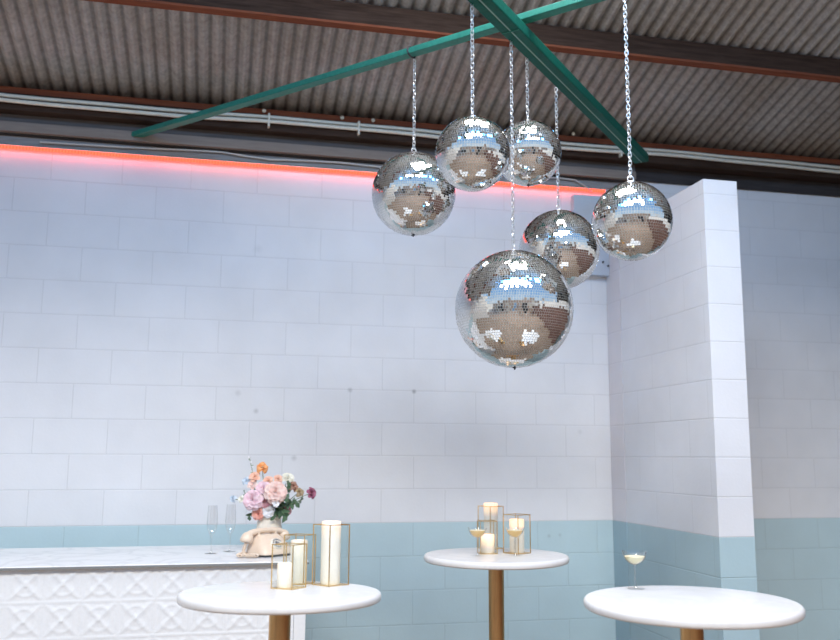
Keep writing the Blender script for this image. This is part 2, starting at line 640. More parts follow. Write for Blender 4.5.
YE = -0.14
trim(1, YE, -0.02, zat(125.5, YE), zat(109.5, YE), MT['purlin'], x1=7.99)      # eave beam carrying the conduits
trim(2, YE + 0.006, -0.02, zat(109.5, YE), zat(103.5, YE), MT['red_timber'], x1=7.99)
trim(3, -0.02, 0.1, WT, zat(107, -0.02), MT['dark'], x1=7.99)
trim(4, -0.06, -0.021, zat(137, -0.06), zat(127.5, -0.06), MT['greyboard'])
trim(5, -0.075, -0.021, zat(146, -0.075), zat(137, -0.075), MT['tan'])
trim(6, -0.04, -0.001, zat(149.5, -0.04), zat(146, -0.04), MT['dark'])
trim(9, -0.016, -0.0005, zat(158.5, -0.016), zat(149.5, -0.016), MT['greywood'])

# ------------------------------------------------------------------ wall services
def conduit(py, Y, label, r=0.0115, sag=0.01):
    z = zat(py, Y)
    root = empty('electrical_conduit', (0, Y, z), label, 'conduit', 'white conduits on the eave beam')
    q = MB()
    pts = []
    for i in range(90):
        x = -3.0 + i * 10.9 / 89
        pts.append((x, 0, sag * math.sin(x * 2.6) * 0.5 + 0.002 * math.sin(x * 7)))
    q.tube(pts, r, 10)
    q.build('pipe', MT['white_pvc'], root)
    return root


c1 = conduit(112.5, YE - 0.012, 'upper white plastic conduit running along the dark eave beam')
c2 = conduit(117.0, YE - 0.024, 'lower white plastic conduit running along the dark eave beam', sag=0.016)
for px in (269, 359, 620):
    p = on_y(px, 117, YE - 0.026)
    q = MB()
    q.box(p.x - 0.006, p.x + 0.006, YE - 0.037, YE, -0.030 + c2.location.z, 0.055 + c2.location.z)
    o = q.build('saddle_clip', MT['white_pvc'], c2, smooth=False, bevel=0.002)
    o.matrix_parent_inverse = Matrix.Translation(c2.location).inverted()
for (px, py) in ((264, 111), (342, 118), (373, 120.5), (573, 134)):
    p = on_y(px, py, YE)
    q = MB()
    q.ball((p.x, YE - 0.006, p.z), 0.013, 10, 8, (1, .6, 1))
    tag(q.build('junction_button', MT['white_pvc'], loc=(p.x, YE, p.z)),
        {264: 'small round white fitting on the red eave timber, leftmost of the row',
         342: 'small round white fitting on the red eave timber, second from the left',
         373: 'small round white fitting on the red eave timber just left of the leftmost chain',
         573: 'small round white fitting on the red eave timber near the right end'}[px], 'fitting', 'white fittings on the eave timber')

# thin cable drooping over the wall top
q = MB()
pts = [on_y(x, y, -0.035) for x, y in ((206, 151), (225, 152.5), (245, 156), (270, 159.5), (300, 160.5), (340, 162.5), (380, 167), (420, 171), (470, 173), (520, 176), (560, 178), (575, 180), (585, 186), (592, 192))]
q.tube([on_y(40, 142, -0.035), on_y(120, 147, -0.035)] + pts, 0.005, 8)
tag(q.build('electric_cable', simple('pale_cable', (0.55, 0.52, 0.48), 0.5, 0, 0.02, 30)), 'thin pale cable drooping along the top of the block wall above the red light', 'cable')

# red LED strip under the wall top
m, nt, b, out = mat('red_led_glow')
N, Lk = nt.nodes.new, nt.links.new
tc = N('ShaderNodeTexCoord'); sp = N('ShaderNodeSeparateXYZ'); Lk(tc.outputs['Object'], sp.inputs[0])
ws = N('ShaderNodeMath'); ws.operation = 'MULTIPLY'; ws.inputs[1].default_value = 2 * PI / 0.018; Lk(sp.outputs['X'], ws.inputs[0])
sn = N('ShaderNodeMath'); sn.operation = 'SINE'; Lk(ws.outputs[0], sn.inputs[0])
mr = N('ShaderNodeMapRange'); mr.inputs['From Min'].default_value = -1; mr.inputs['From Max'].default_value = 1
mr.inputs['To Min'].default_value = 2.2; mr.inputs['To Max'].default_value = 4.2; Lk(sn.outputs[0], mr.inputs['Value'])
e = N('ShaderNodeEmission'); e.inputs['Color'].default_value = (1.0, 0.075, 0.04, 1); Lk(mr.outputs[0], e.inputs['Strength'])
Lk(e.outputs[0], out.inputs['Surface'])
MT['led'] = m
z_led = zat(162, -0.02)
root = empty('led_strip_light', (0, -0.02, z_led), 'glowing red LED strip along the top of the white block wall', 'light strip')
q = MB(); q.box(-4.9, 2.53 - 0.02, -0.010, 0.0, -0.009, 0.009)
q.build('light_tube', MT['led'], root, smooth=False)
q = MB(); q.box(-4.9, 2.53 - 0.02, -0.012, 0.018, 0.0095, 0.014)
q.build('mounting_channel', MT['white_pvc'], root, smooth=False)

# pale box high in the right corner
pa, pb = on_y(571.5, 195.5, -0.02), on_y(612, 277, -0.02)
q = MB(); q.box(pa.x, RX - 0.003, -0.055, -0.0005, pb.z, pa.z)
bx = empty('junction_box', (pa.x, -0.03, pb.z), 'pale blue-grey flat box fixed high on the block wall in the right-hand corner', 'wall box')
o = q.build('case', MT['box'], bx, smooth=False, bevel=0.004)
o.matrix_parent_inverse = Matrix.Translation(bx.location).inverted()
for (px, py) in ((603, 262), (608, 266)):
    p = on_y(px, py, -0.056)
    q = MB()
    q.tube([(p.x, -0.055, p.z), (p.x, -0.061, p.z)], 0.007, 10)
    o = q.build('bolt', MT['dark_steel'], bx)
    o.matrix_parent_inverse = Matrix.Translation(bx.location).inverted()

# corner strip on the right wall
q = MB(); q.box(RX - 0.004, RX - 0.0005, -0.20, -0.002, 0.0, Z0 + 1.88)
m = simple('corner_strip_paint', (0.72, 0.70, 0.73), 0.5, 0, 0.05, 30, 0.03)
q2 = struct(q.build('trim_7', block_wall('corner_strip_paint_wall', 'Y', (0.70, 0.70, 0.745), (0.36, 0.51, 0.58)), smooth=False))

# ------------------------------------------------------------------ steel beams
H2 = CAM.z + 1.80                            # underside of the dark beam
H1 = H2 + 0.085                              # underside of the bright brace above it


def beam_axes(p, q):
    d = (q - p).normalized()
    return d, Vector((d.y, -d.x, 0))


# dark double beam (two channels back to back), seen from below
a0, a1 = on_z(472, 2, H2), on_z(631, 158, H2)
d2, s2 = beam_axes(a0, a1)
a0 = a0 - d2 * 1.6
a1 = on_z(631, 158, H2) + d2 * 0.12
W2 = 0.090
off = s2 * (W2 / 2 - 0.014) * 1.0
if off.dot(RIGHT) < 0:
    off = -off
a0 += off; a1 += off
root = empty('steel_beam', a0, 'dark green painted double steel beam slanting down to the right in front of the brace', 'steel beam')
inv = Matrix.Translation(a0).inverted()
for sgn in (-1, 1):
    q = MB()
    c = (a0 + a1) / 2 + s2 * sgn * (W2 / 4 + 0.0008)
    q.obox(c + UP * 0.026, (a1 - a0) / 2, s2 * (W2 / 4 - 0.0022), UP * 0.026)
    o = q.build('channel', MT['green'], root, smooth=False, bevel=0.005)
    o.matrix_parent_inverse = inv
q = MB(); q.obox((a0 + a1) / 2 + UP * 0.022, (a1 - a0) / 2, s2 * 0.003, UP * 0.020)
o = q.build('packing_strip', simple('dull_green_edge', (0.22, 0.34, 0.28), 0.6, 0, 0.05, 60), root, smooth=False)
o.matrix_parent_inverse = inv
jp = on_z(516, 30, H2)
jp = a0 + d2 * (jp - a0).dot(d2) + s2 * 0.0
q = MB(); q.obox(jp - UP * 0.0012 + s2 * 0.0, d2 * 0.0025, s2 * (W2 / 2 - 0.006), UP * 0.0015)
o = q.build('weld_seam', MT['green_light'], root, smooth=False)
o.matrix_parent_inverse = inv

# bright brace
b0, b1 = on_z(206, 119, H1), on_z(600, 2.5, H1)
d1, s1 = beam_axes(b0, b1)
W1 = 0.052
if s1.dot(FWD) < 0:
    s1 = -s1
ext0, ext1 = 0.62, 1.3
b0e, b1e = b0 - d1 * ext0, b1 + d1 * ext1
mid = (b0e + b1e) / 2 - s1 * (W1 / 2)
root1 = empty('steel_brace', b0e, 'light green painted steel brace rising to the right under the roof', 'steel beam')
inv1 = Matrix.Translation(b0e).inverted()
q = MB(); q.obox(mid + UP * 0.015, (b1e - b0e) / 2, s1 * W1 / 2, UP * 0.015)
o = q.build('square_tube', MT['green_light'], root1, smooth=False, bevel=0.003)
o.matrix_parent_inverse = inv1
print('beam ends', a0, a1, b0e, b1e)

# ------------------------------------------------------------------ mirror balls and their chains
def make_ball(R, tile, centre, label, seed, ring_up=True, tilt=(0, 0), screw=True):
    rng = random.Random(seed)
    root = empty('mirror_ball', centre, label, 'mirror ball', 'hanging mirror balls', rng.uniform(0, 6.28))
    root.rotation_euler = (tilt[0], tilt[1], rng.uniform(0, 6.28))
    q = MB(); q.ball((0, 0, 0), R - 0.0012, 64, 40)
    q.build('core', MT['grout'], root, angle=80)
    q = MB()
    rows = int(round(PI * R / tile))
    for r_ in range(rows):
        lat = -PI / 2 + (r_ + 0.5) * PI / rows
        cl = math.cos(lat)
        n = max(4, int(round(2 * PI * R * cl / tile)))
        ph = rng.uniform(0, 1)
        hs = min(tile, 2 * PI * R * cl / n) * 0.44
        hv = PI * R / rows * 0.44
        row_t = rng.gauss(0, 0.004)
        for k_ in range(n):
            lon = 2 * PI * (k_ + ph) / n
            nrm = Vector((cl * math.cos(lon), cl * math.sin(lon), math.sin(lat)))
            e_ = Vector((-math.sin(lon), math.cos(lon), 0))
            v_ = nrm.cross(e_)
            ta, tb = rng.gauss(0, 0.021), rng.gauss(0, 0.021) + row_t
            c_ = nrm * (R + rng.uniform(-0.0003, 0.0003))
            e2 = (e_ + nrm * ta).normalized()
            v2 = (v_ + nrm * tb).normalized()
            top = [c_ + e2 * sx * hs + v2 * sy * hv for sx, sy in ((-1, -1), (1, -1), (1, 1), (-1, 1))]
            bot = [p - nrm * 0.0018 for p in top]
            q.add(top + bot, [(0, 1, 2, 3), (0, 4, 5, 1), (1, 5, 6, 2), (2, 6, 7, 3), (3, 7, 4, 0)])
    q.build('mirror_tiles', MT['mirror'], root, smooth=False)
    # top cap with two eye rings
    q = MB()
    q.lathe([(0, R + 0.007), (0.014, R + 0.006), (0.026, R + 0.002), (0.028, R - 0.006)], 24)
    q.build('top_cap', MT['steel'], root)
    rr = 0.012
    q = MB()
    pts = [(rr * math.cos(t), 0, R + 0.006 + rr * 0.9 + rr * math.sin(t)) for t in [2 * PI * i / 20 for i in range(20)]]
    q.tube(pts, 0.0022, 8, closed=True)
    q.build('hanging_ring', MT['steel'], root)
    if screw:
        q = MB()
        q.lathe([(0, -R - 0.009), (0.0028, -R - 0.009), (0.0028, -R - 0.003), (0.007, -R - 0.002), (0.008, -R + 0.003)], 16)
        q.tube([(0.002, 0, -R - 0.008), (0.010, 0.002, -R - 0.007), (0.014, 0.003, -R - 0.003)], 0.0014, 6)
        q.build('bottom_screw', MT['dark_steel'], root)
    return root


def make_chain(x, y, z0, z1, label, pitch=0.0165, beam_loop=None, seed=0):
    """welded steel links from the ball's ring (z0) up to the beam (z1)"""
    root = empty('hanging_chain', (x, y, z0), label, 'chain', 'chains holding the mirror balls')
    q = MB()
    n = int((z1 - z0) / pitch)
    p_ = (z1 - z0) / n
    a, bw, wr = p_ * 0.70, p_ * 0.40, 0.0019
    rng = random.Random(seed)
    tw = 0.7
    for i in range(n):
        zc = (i + 0.5) * p_
        th = tw + (PI / 2 if i % 2 else 0) + rng.uniform(-.15, .15)
        u = Vector((math.cos(th), math.sin(th), 0))
        pts = []
        for t in range(12):
            an = 2 * PI * t / 12
            cx, cz = math.cos(an), math.sin(an)
            zz = cz * bw + (a - bw) * (1 if cz > 0.01 else -1 if cz < -0.01 else 0)
            pts.append(u * cx * bw + UP * (zc + zz))
        q.tube(pts, wr, 5, closed=True)
    q.build('links', MT['steel'], root)
    if beam_loop:
        q = MB()
        cz, w, h, dr = beam_loop
        pts = []
        for t in range(16):
            an = 2 * PI * t / 16
            pts.append(dr * (math.cos(an) * w - W1 / 2) + UP * (cz - z0 + math.sin(an) * h))
        q.tube(pts, 0.004, 8, closed=True)
        q.build('beam_loop', MT['dark_steel'], root)
    return root


# (top of chain pixel, beam, ball centre row, pixel radius, nominal tile)
def ball_at(px, py, H, cy, rad):
    t = on_z(px, py, H)
    lo, hi = 1.0, 3.6
    for _ in range(60):
        mid_ = (lo + hi) / 2
        if to_px((t.x, t.y, mid_))[1] > cy:
            lo = mid_
        else:
            hi = mid_
    c = Vector((t.x, t.y, (lo + hi) / 2))
    X, Y, D = to_px(c)
    R = rad * D / F_PX / math.sqrt(1 + (rad / F_PX) ** 2)
    return c, R, t


balls = [
    ('A', 414.5, 57, H1, 194, 41.9, 0.0105, 'mirror ball hung alone at the left from the light green brace', 'leftmost chain, tied with a dark loop to the light green brace', 11),
    ('B', 472, 4, H2, 154, 37.5, 0.0105, 'mirror ball in the upper middle overlapping the smallest ball behind it', 'long chain left of the beam crossing, holding the upper middle ball', 12),
    ('C', 526.8, 58, H2, 153.3, 33.0, 0.0105, 'smallest mirror ball, partly hidden behind the upper middle ball', 'short chain right of the beam crossing, holding the smallest ball', 13),
    ('big', 511, 41, H2, 309, 59.0, 0.0105, 'largest and lowest mirror ball at the centre of the cluster', 'longest chain, hanging from the beam crossing down to the largest ball', 14),
    ('D', 556, 89, H2, 250, 40.0, 0.0105, 'mirror ball behind and to the right of the largest ball, with a dark top', 'chain passing behind the smallest ball down to the ball behind the largest', 15),
    ('E', 624.5, -9, H1, 221.3, 39.6, 0.0105, 'rightmost mirror ball of the cluster, near the corner of the room', 'rightmost chain, running up past the top of the photo', 16),
]
for nm, px, py, H, cy, rad, tile, lab, clab, seed in balls:
    c, R, t = ball_at(px, py, H, cy, rad)
    print(nm, 'centre', [round(v, 3) for v in c], 'R', round(R, 3), 'px', [round(v, 1) for v in to_px(c)])
    make_ball(R, tile, c, lab, seed, screw=nm in ('A', 'big', 'D', 'C'))
    zr = c.z + R + 0.006 + 0.012 * 1.9
    loop = (H1 + 0.013, 0.034, 0.024, s1) if nm == 'A' else None
    make_chain(c.x, c.y, zr - 0.004, H + 0.004, clab, seed=seed, beam_loop=loop)

# ------------------------------------------------------------------ tables
def make_table(loc, label):
    root = empty('cocktail_table', loc, label, 'table', 'round white cocktail tables')
    Ht = TABLE_Z
    q = MB()
    r, th = 0.35, 0.033
    prof = [(0, Ht)]
    for i in range(9):
        an = PI / 2 - i * PI / 2 / 8
        prof.append((r - 0.013 + 0.013 * math.cos(an), Ht - 0.016 + 0.016 * math.sin(an)))
    for i in range(1, 6):
        an = -i * PI / 2 / 5
        prof.append((r - 0.013 + 0.013 * math.cos(an), Ht - th + 0.012 + 0.012 * math.sin(an)))
    prof += [(0, Ht - th)]
    q.lathe(prof[::-1], 96)
    q.build('table_top', MT['tabletop'], root, angle=60)
    q = MB(); q.lathe([(0, Ht - th - 0.012), (0.11, Ht - th - 0.012), (0.11, Ht - th - 0.0005), (0, Ht - th - 0.0005)], 40)
    q.build('mounting_plate', MT['brass'], root)
    q = MB(); q.lathe([(0.0375, 0.03), (0.0375, Ht - th - 0.012)], 48)
    q.build('pole', MT['brass'], root, angle=80)
    q = MB(); q.lathe([(0, 0), (0.24, 0.0), (0.245, 0.006), (0.24, 0.014), (0.10, 0.024), (0.05, 0.034), (0, 0.034)], 64)
    q.build('base', MT['brass'], root)
    return root


TABLE_Z = Z0 - 0.070
T1 = on_z(280.8, 591.3, TABLE_Z)
T2 = on_z(496.0, 554.4, TABLE_Z)
T3 = on_z(690.5, 600, TABLE_Z)
ta = make_table((T1.x, T1.y, 0), 'white round cocktail table on a brass pole in front of the patterned counter')
for T, lab in ((T2, 'white round cocktail table with brass pole near the middle, holding lanterns and two coupes'),
               (T3, 'white round cocktail table at the right holding only one coupe')):
    o = copy_tree(ta)
    o.location = (T.x, T.y, 0)
    o['label'] = lab
# the table before the counter leans very slightly away on the uneven floor
from mathutils import Quaternion
TILT = Quaternion(RIGHT, math.radians(-1.7))
ta.rotation_mode = 'QUATERNION'
ta.rotation_quaternion = TILT
ta.location = T1 - TILT @ Vector((0, 0, TABLE_Z))
N1 = TILT @ UP


def on_table1(x, y):
    d = ray(x, y)
    return CAM + d * ((T1 - CAM).dot(N1) / d.dot(N1))


print('tables', T1, T2, T3, to_px(T1)[2], to_px(T2)[2], to_px(T3)[2])

# ------------------------------------------------------------------ lanterns with candles
def make_lantern(front, a, h, phi, label):
    """open-topped box of glass panes in a thin gilt frame; front is its corner nearest the camera"""
    L_ = -RIGHT * math.cos(phi) + FWD * math.sin(phi)
    R_ = RIGHT * math.sin(phi) + FWD * math.cos(phi)
    ctr = front + (L_ + R_) * a / 2
    root = empty('glass_lantern', ctr, label, 'lantern', 'gilt framed glass lanterns')
    w = 0.0031
    cs = [-(L_ + R_) * a / 2, (L_ - R_) * a / 2, (L_ + R_) * a / 2, (R_ - L_) * a / 2]
    q = MB()
    for i in range(4):
        p, n_ = cs[i], cs[(i + 1) % 4]
        q.bar(p + UP * 0.0, p + UP * h, w, up=L_)
        for z in (w / 2, h - w / 2):
            q.bar(p + UP * z, n_ + UP * z, w)
    q.build('frame', MT['gold'], root, smooth=False)
    for i in range(4):
        p, n_ = cs[i], cs[(i + 1) % 4]
        q = MB()
        e_ = (n_ - p)
        nn = e_.cross(UP).normalized()
        q.add([p * .985 + UP * w, n_ * .985 + UP * w, n_ * .985 + UP * (h - w), p * .985 + UP * (h - w)], [(0, 1, 2, 3)])
        q.build('glass_pane', MT['glass'], root, smooth=False)
    q = MB()
    q.obox(UP * 0.0015, L_ * a * 0.48, R_ * a * 0.48, UP * 0.0012)
    q.build('base_plate', MT['gold'], root, smooth=False)
    return root, ctr


def make_candle(loc, r, h, label, glow):
    root = empty('pillar_candle', loc, label, 'candle', 'ivory pillar candles in the lanterns')
    q = MB()
    prof = [(0, 0), (r * 0.97, 0), (r, 0.003), (r, h - 0.004), (r - 0.002, h), (r - 0.006, h - 0.001), (r - 0.009, h - 0.012), (r * 0.55, h - 0.024), (0.004, h - 0.026), (0, h - 0.026)]
    q.lathe(prof, 40)
    q.build('wax', candle_wax('ivory_wax', h, glow), root, angle=50)
    q = MB(); q.tube([(0, 0, h - 0.027), (0.0005, 0, h - 0.019)], 0.0011, 6)
    q.build('wick', MT['black'], root)
    q = MB(); q.lathe([(0, h - 0.021), (0.003, h - 0.018), (0.0034, h - 0.014), (0.002, h - 0.008), (0, h - 0.004)], 12)
    q.build('flame', MT['flame'], root)
    return root


lant = [
    (1, 291.8, 590.0, 0.088, 0.155, 26, 'lowest gilt framed glass lantern, front left on the table before the counter',
     0.0285, 0.084, 'short ivory candle in the lowest lantern of the table before the counter', -0.014, 0.25),
    (1, 303.3, 585.2, 0.086, 0.180, 22, 'middle-height gilt lantern standing between the low and the tall one before the counter',
     0.032, 0.156, 'medium ivory candle in the middle-height lantern before the counter', -0.003, 0.2),
    (1, 328.8, 586.8, 0.095, 0.220, 44, 'tallest gilt framed lantern on the right of the table before the counter',
     0.0365, 0.228, 'tall thick ivory candle in the tallest lantern of the table before the counter', -0.001, 0.4),
    (2, 490.4, 549.5, 0.092, 0.215, 52, 'tallest gilt lantern at the back left of the middle table',
     0.036, 0.226, 'tallest ivory candle on the middle table, glowing at its top', 0.0, 1.05),
    (2, 480.6, 554.3, 0.082, 0.157, 83, 'short gilt framed lantern at the front left of the middle table',
     0.035, 0.088, 'short glowing ivory candle at the front left of the middle table', 0.0, 1.05),
    (2, 518.3, 554.5, 0.093, 0.187, 46, 'medium gilt framed lantern on the right of the middle table',
     0.036, 0.160, 'medium ivory candle in the right-hand lantern of the middle table', 0.0, 0.95),
]
for tb, px, py, a, h, phi, lab, cr, ch, clab, dx, glow in lant:
    f = on_table1(px, py) if tb == 1 else on_z(px, py, TABLE_Z)
    root, ctr = make_lantern(f, a, h, math.radians(phi), lab)
    up_ = N1 if tb == 1 else UP
    cd = make_candle(ctr + up_ * 0.0030 + RIGHT * dx, cr, ch, clab, glow)
    if tb == 1:
        for o in (root, cd):
            o.rotation_mode = 'QUATERNION'
            o.rotation_quaternion = TILT
        root.location = f + TILT @ (ctr - f)
        cd.location = root.location + N1 * 0.003 + RIGHT * dx


# ------------------------------------------------------------------ glasses
def make_coupe(loc, label, h=0.132, r=0.0460, fill=0.6, drink='drink'):
    root = empty('coupe_glass', loc, label, 'cocktail glass', 'coupe glasses')
    q = MB()
    bh = 0.048
    outer = [(0.004, h - bh), (0.012, h - bh + 0.002), (0.024, h - bh + 0.008), (0.034, h - bh + 0.018), (0.040, h - bh + 0.030), (r, h)]
    inner = [(r - 0.0012, h)] + [(max(x - 0.0014, 0.0005), z + 0.001) for x, z in outer[-2::-1]]
    q.lathe(outer, 32)
    q.build('bowl', MT['crystal'], root)
    q = MB(); q.lathe([(0.009, 0.003), (0.0045, 0.010), (0.0033, 0.03), (0.0033, h - bh - 0.012), (0.0055, h - bh + 0.001)], 16)
    q.build('stem', MT['crystal'], root)
    q = MB(); q.lathe([(0, 0), (0.033, 0), (0.034, 0.0012), (0.02, 0.0026), (0.008, 0.0045), (0, 0.0045)], 32)
    q.build('foot', MT['foot'], root)
    q = MB()
    zt = h - bh + 0.018 + (0.03) * fill
    prof = [(0, h - bh + 0.002), (0.010, h - bh + 0.0042), (0.0215, h - bh + 0.010), (0.0315, h - bh + 0.020)]
    rt = 0.0315 + (0.0385 - 0.0315) * min(1, (zt - (h - bh + 0.020)) / 0.011)
    prof += [(rt, zt), (0, zt)]
    q.lathe(prof, 32)
    d = q.build('drink', MT[drink], root)
    d['label'] = 'golden drink' if drink == 'drink' else 'pale yellow drink'
    q = MB(); q.lathe([(0, zt + 0.002), (rt - 0.001, zt + 0.0018), (rt, zt), (0, zt)], 32)
    q.build('foam', MT['foam'], root)
    return root


for px, py, lab, fill, dk in (
        (477.5, 556.0, 'coupe of golden drink in front of the two left lanterns, middle table', 0.55, 'drink'),
        (515.2, 555.8, 'coupe of golden drink standing before the right-hand lantern, middle table', 0.55, 'drink'),
        (635.5, 588.8, 'coupe of pale yellow drink on the right-hand table', 0.35, 'drink_pale')):
    make_coupe(on_z(px, py, TABLE_Z), lab, fill=fill, drink=dk)

# ------------------------------------------------------------------ counter
CZ = CAM.z - 0.480
pf = on_z(250, 562.3, CZ)
CYF = pf.y                                    # front edge
CYB = on_z(250, 544.5, CZ).y
CXR = on_y(306, 600, CYF + 0.015).x
CXL = -1.75
ST = 0.014
root = empty('bar_counter', ((CXL + CXR) / 2, (CYF + CYB) / 2, 0), 'white bar counter with embossed floral tin front at the lower left', 'bar counter')
inv = Matrix.Translation(root.location).inverted()


def relief(x, z):
    """pressed-tin tile: crossed leaves, a centre rosette and a raised edge"""
    t = 0.155
    u = (x / t) % 1 - 0.5
    v = (z / t) % 1 - 0.5
    r = math.hypot(u, v)
    h = 0.0
    for s in (1, -1):                          # diagonal leaves
        a = (u + s * v) / math.sqrt(2)
        b_ = (u - s * v) / math.sqrt(2)
        l = abs(a)
        wl = 0.10 * max(0.0, math.sin(min(1, l / 0.62) * PI)) ** 0.8
        if wl > 0:
            h += 0.007 * max(0, 1 - abs(b_) / wl) * (0.75 + 0.25 * math.cos(b_ * 90))
    h += 0.007 * math.exp(-(r / 0.075) ** 2) * (0.75 + 0.25 * math.cos(8 * math.atan2(v, u)))
    for e_ in (abs(abs(u) - 0.5), abs(abs(v) - 0.5)):
        h += 0.004 * math.exp(-(e_ / 0.022) ** 2)
    h += 0.0035 * math.exp(-((r - 0.33) / 0.03) ** 2)
    return h * 0.62


q = MB()
px1 = CXR - 0.055
q.grid(250, 176, lambda u, v: (CXL + u * (px1 - CXL), CYF + 0.022 - relief(CXL + u * (px1 - CXL) - px1, 0.02 + v * (CZ - ST - 0.022) - CZ), 0.02 + v * (CZ - ST - 0.022)))
o = q.build('front_panel', MT['tin'], root, angle=80); o.matrix_parent_inverse = inv
o['label'] = 'white embossed pressed-tin panel'
q = MB(); q.box(CXL, CXR - 0.002, CYF + 0.03, CYB - 0.02, 0.0, CZ - ST - 0.0005)
o = q.build('carcass', MT['tin'], root, smooth=False); o.matrix_parent_inverse = inv
q = MB(); q.box(CXR - 0.054, CXR, CYF + 0.012, CYF + 0.075, 0.0, CZ - ST - 0.0008)
o = q.build('corner_post', MT['tin'], root, smooth=False, bevel=0.003); o.matrix_parent_inverse = inv
q = MB(); q.box(CXL, CXR + 0.008, CYF, CYB, CZ - ST, CZ)
ct = tag(q.build('countertop', MT['slab'], smooth=False, bevel=0.002), 'pale grey marble countertop lying on the white patterned counter', 'countertop')
q = MB(); q.box(CXL, CXR + 0.0085, CYF - 0.0012, CYF + 0.004, CZ - ST - 0.0002, CZ - 0.0045)  # dark strip standing in for the shadow gap below the slab
q.build('shadow_gap_strip', simple('painted_shadow_gap', (0.20, 0.21, 0.21), 0.5, 0, 0.05, 50), ct, smooth=False)['label'] = 'dark grey strip painted as the shadow gap under the countertop edge'
print('counter', CYF, CYB, CXR, CZ)


# flutes
def make_flute(loc, label, h=0.235):
    root = empty('champagne_flute', loc, label, 'champagne glass', 'champagne flutes')
    q = MB()
    z0 = 0.085
    outer = [(0.004, z0), (0.013, z0 + 0.012), (0.0225, z0 + 0.035), (0.0265, z0 + 0.065), (0.0255, z0 + 0.10), (0.0215, h)]
    inner = [(x - 0.0012, z + 0.001) for x, z in outer[::-1]]
    inner[0] = (outer[-1][0] - 0.0011, h)
    q.lathe(outer, 28)
    q.build('bowl', MT['crystal'], root)
    q = MB(); q.lathe([(0.009, 0.003), (0.0042, 0.010), (0.003, 0.03), (0.003, z0 - 0.008), (0.0052, z0 + 0.001)], 14)
    q.build('stem', MT['crystal'], root)
    q = MB(); q.lathe([(0, 0), (0.032, 0), (0.033, 0.0012), (0.02, 0.0026), (0.008, 0.0045), (0, 0.0045)], 28)
    q.build('foot', MT['foot'], root)
    return root


f1 = make_flute(on_z(229.5, 551.5, CZ), 'empty champagne flute between the telephone and the other flute')
f2 = copy_tree(f1)
f2.location = on_z(211, 553.5, CZ)
f2['label'] = 'empty champagne flute farther left from the telephone'

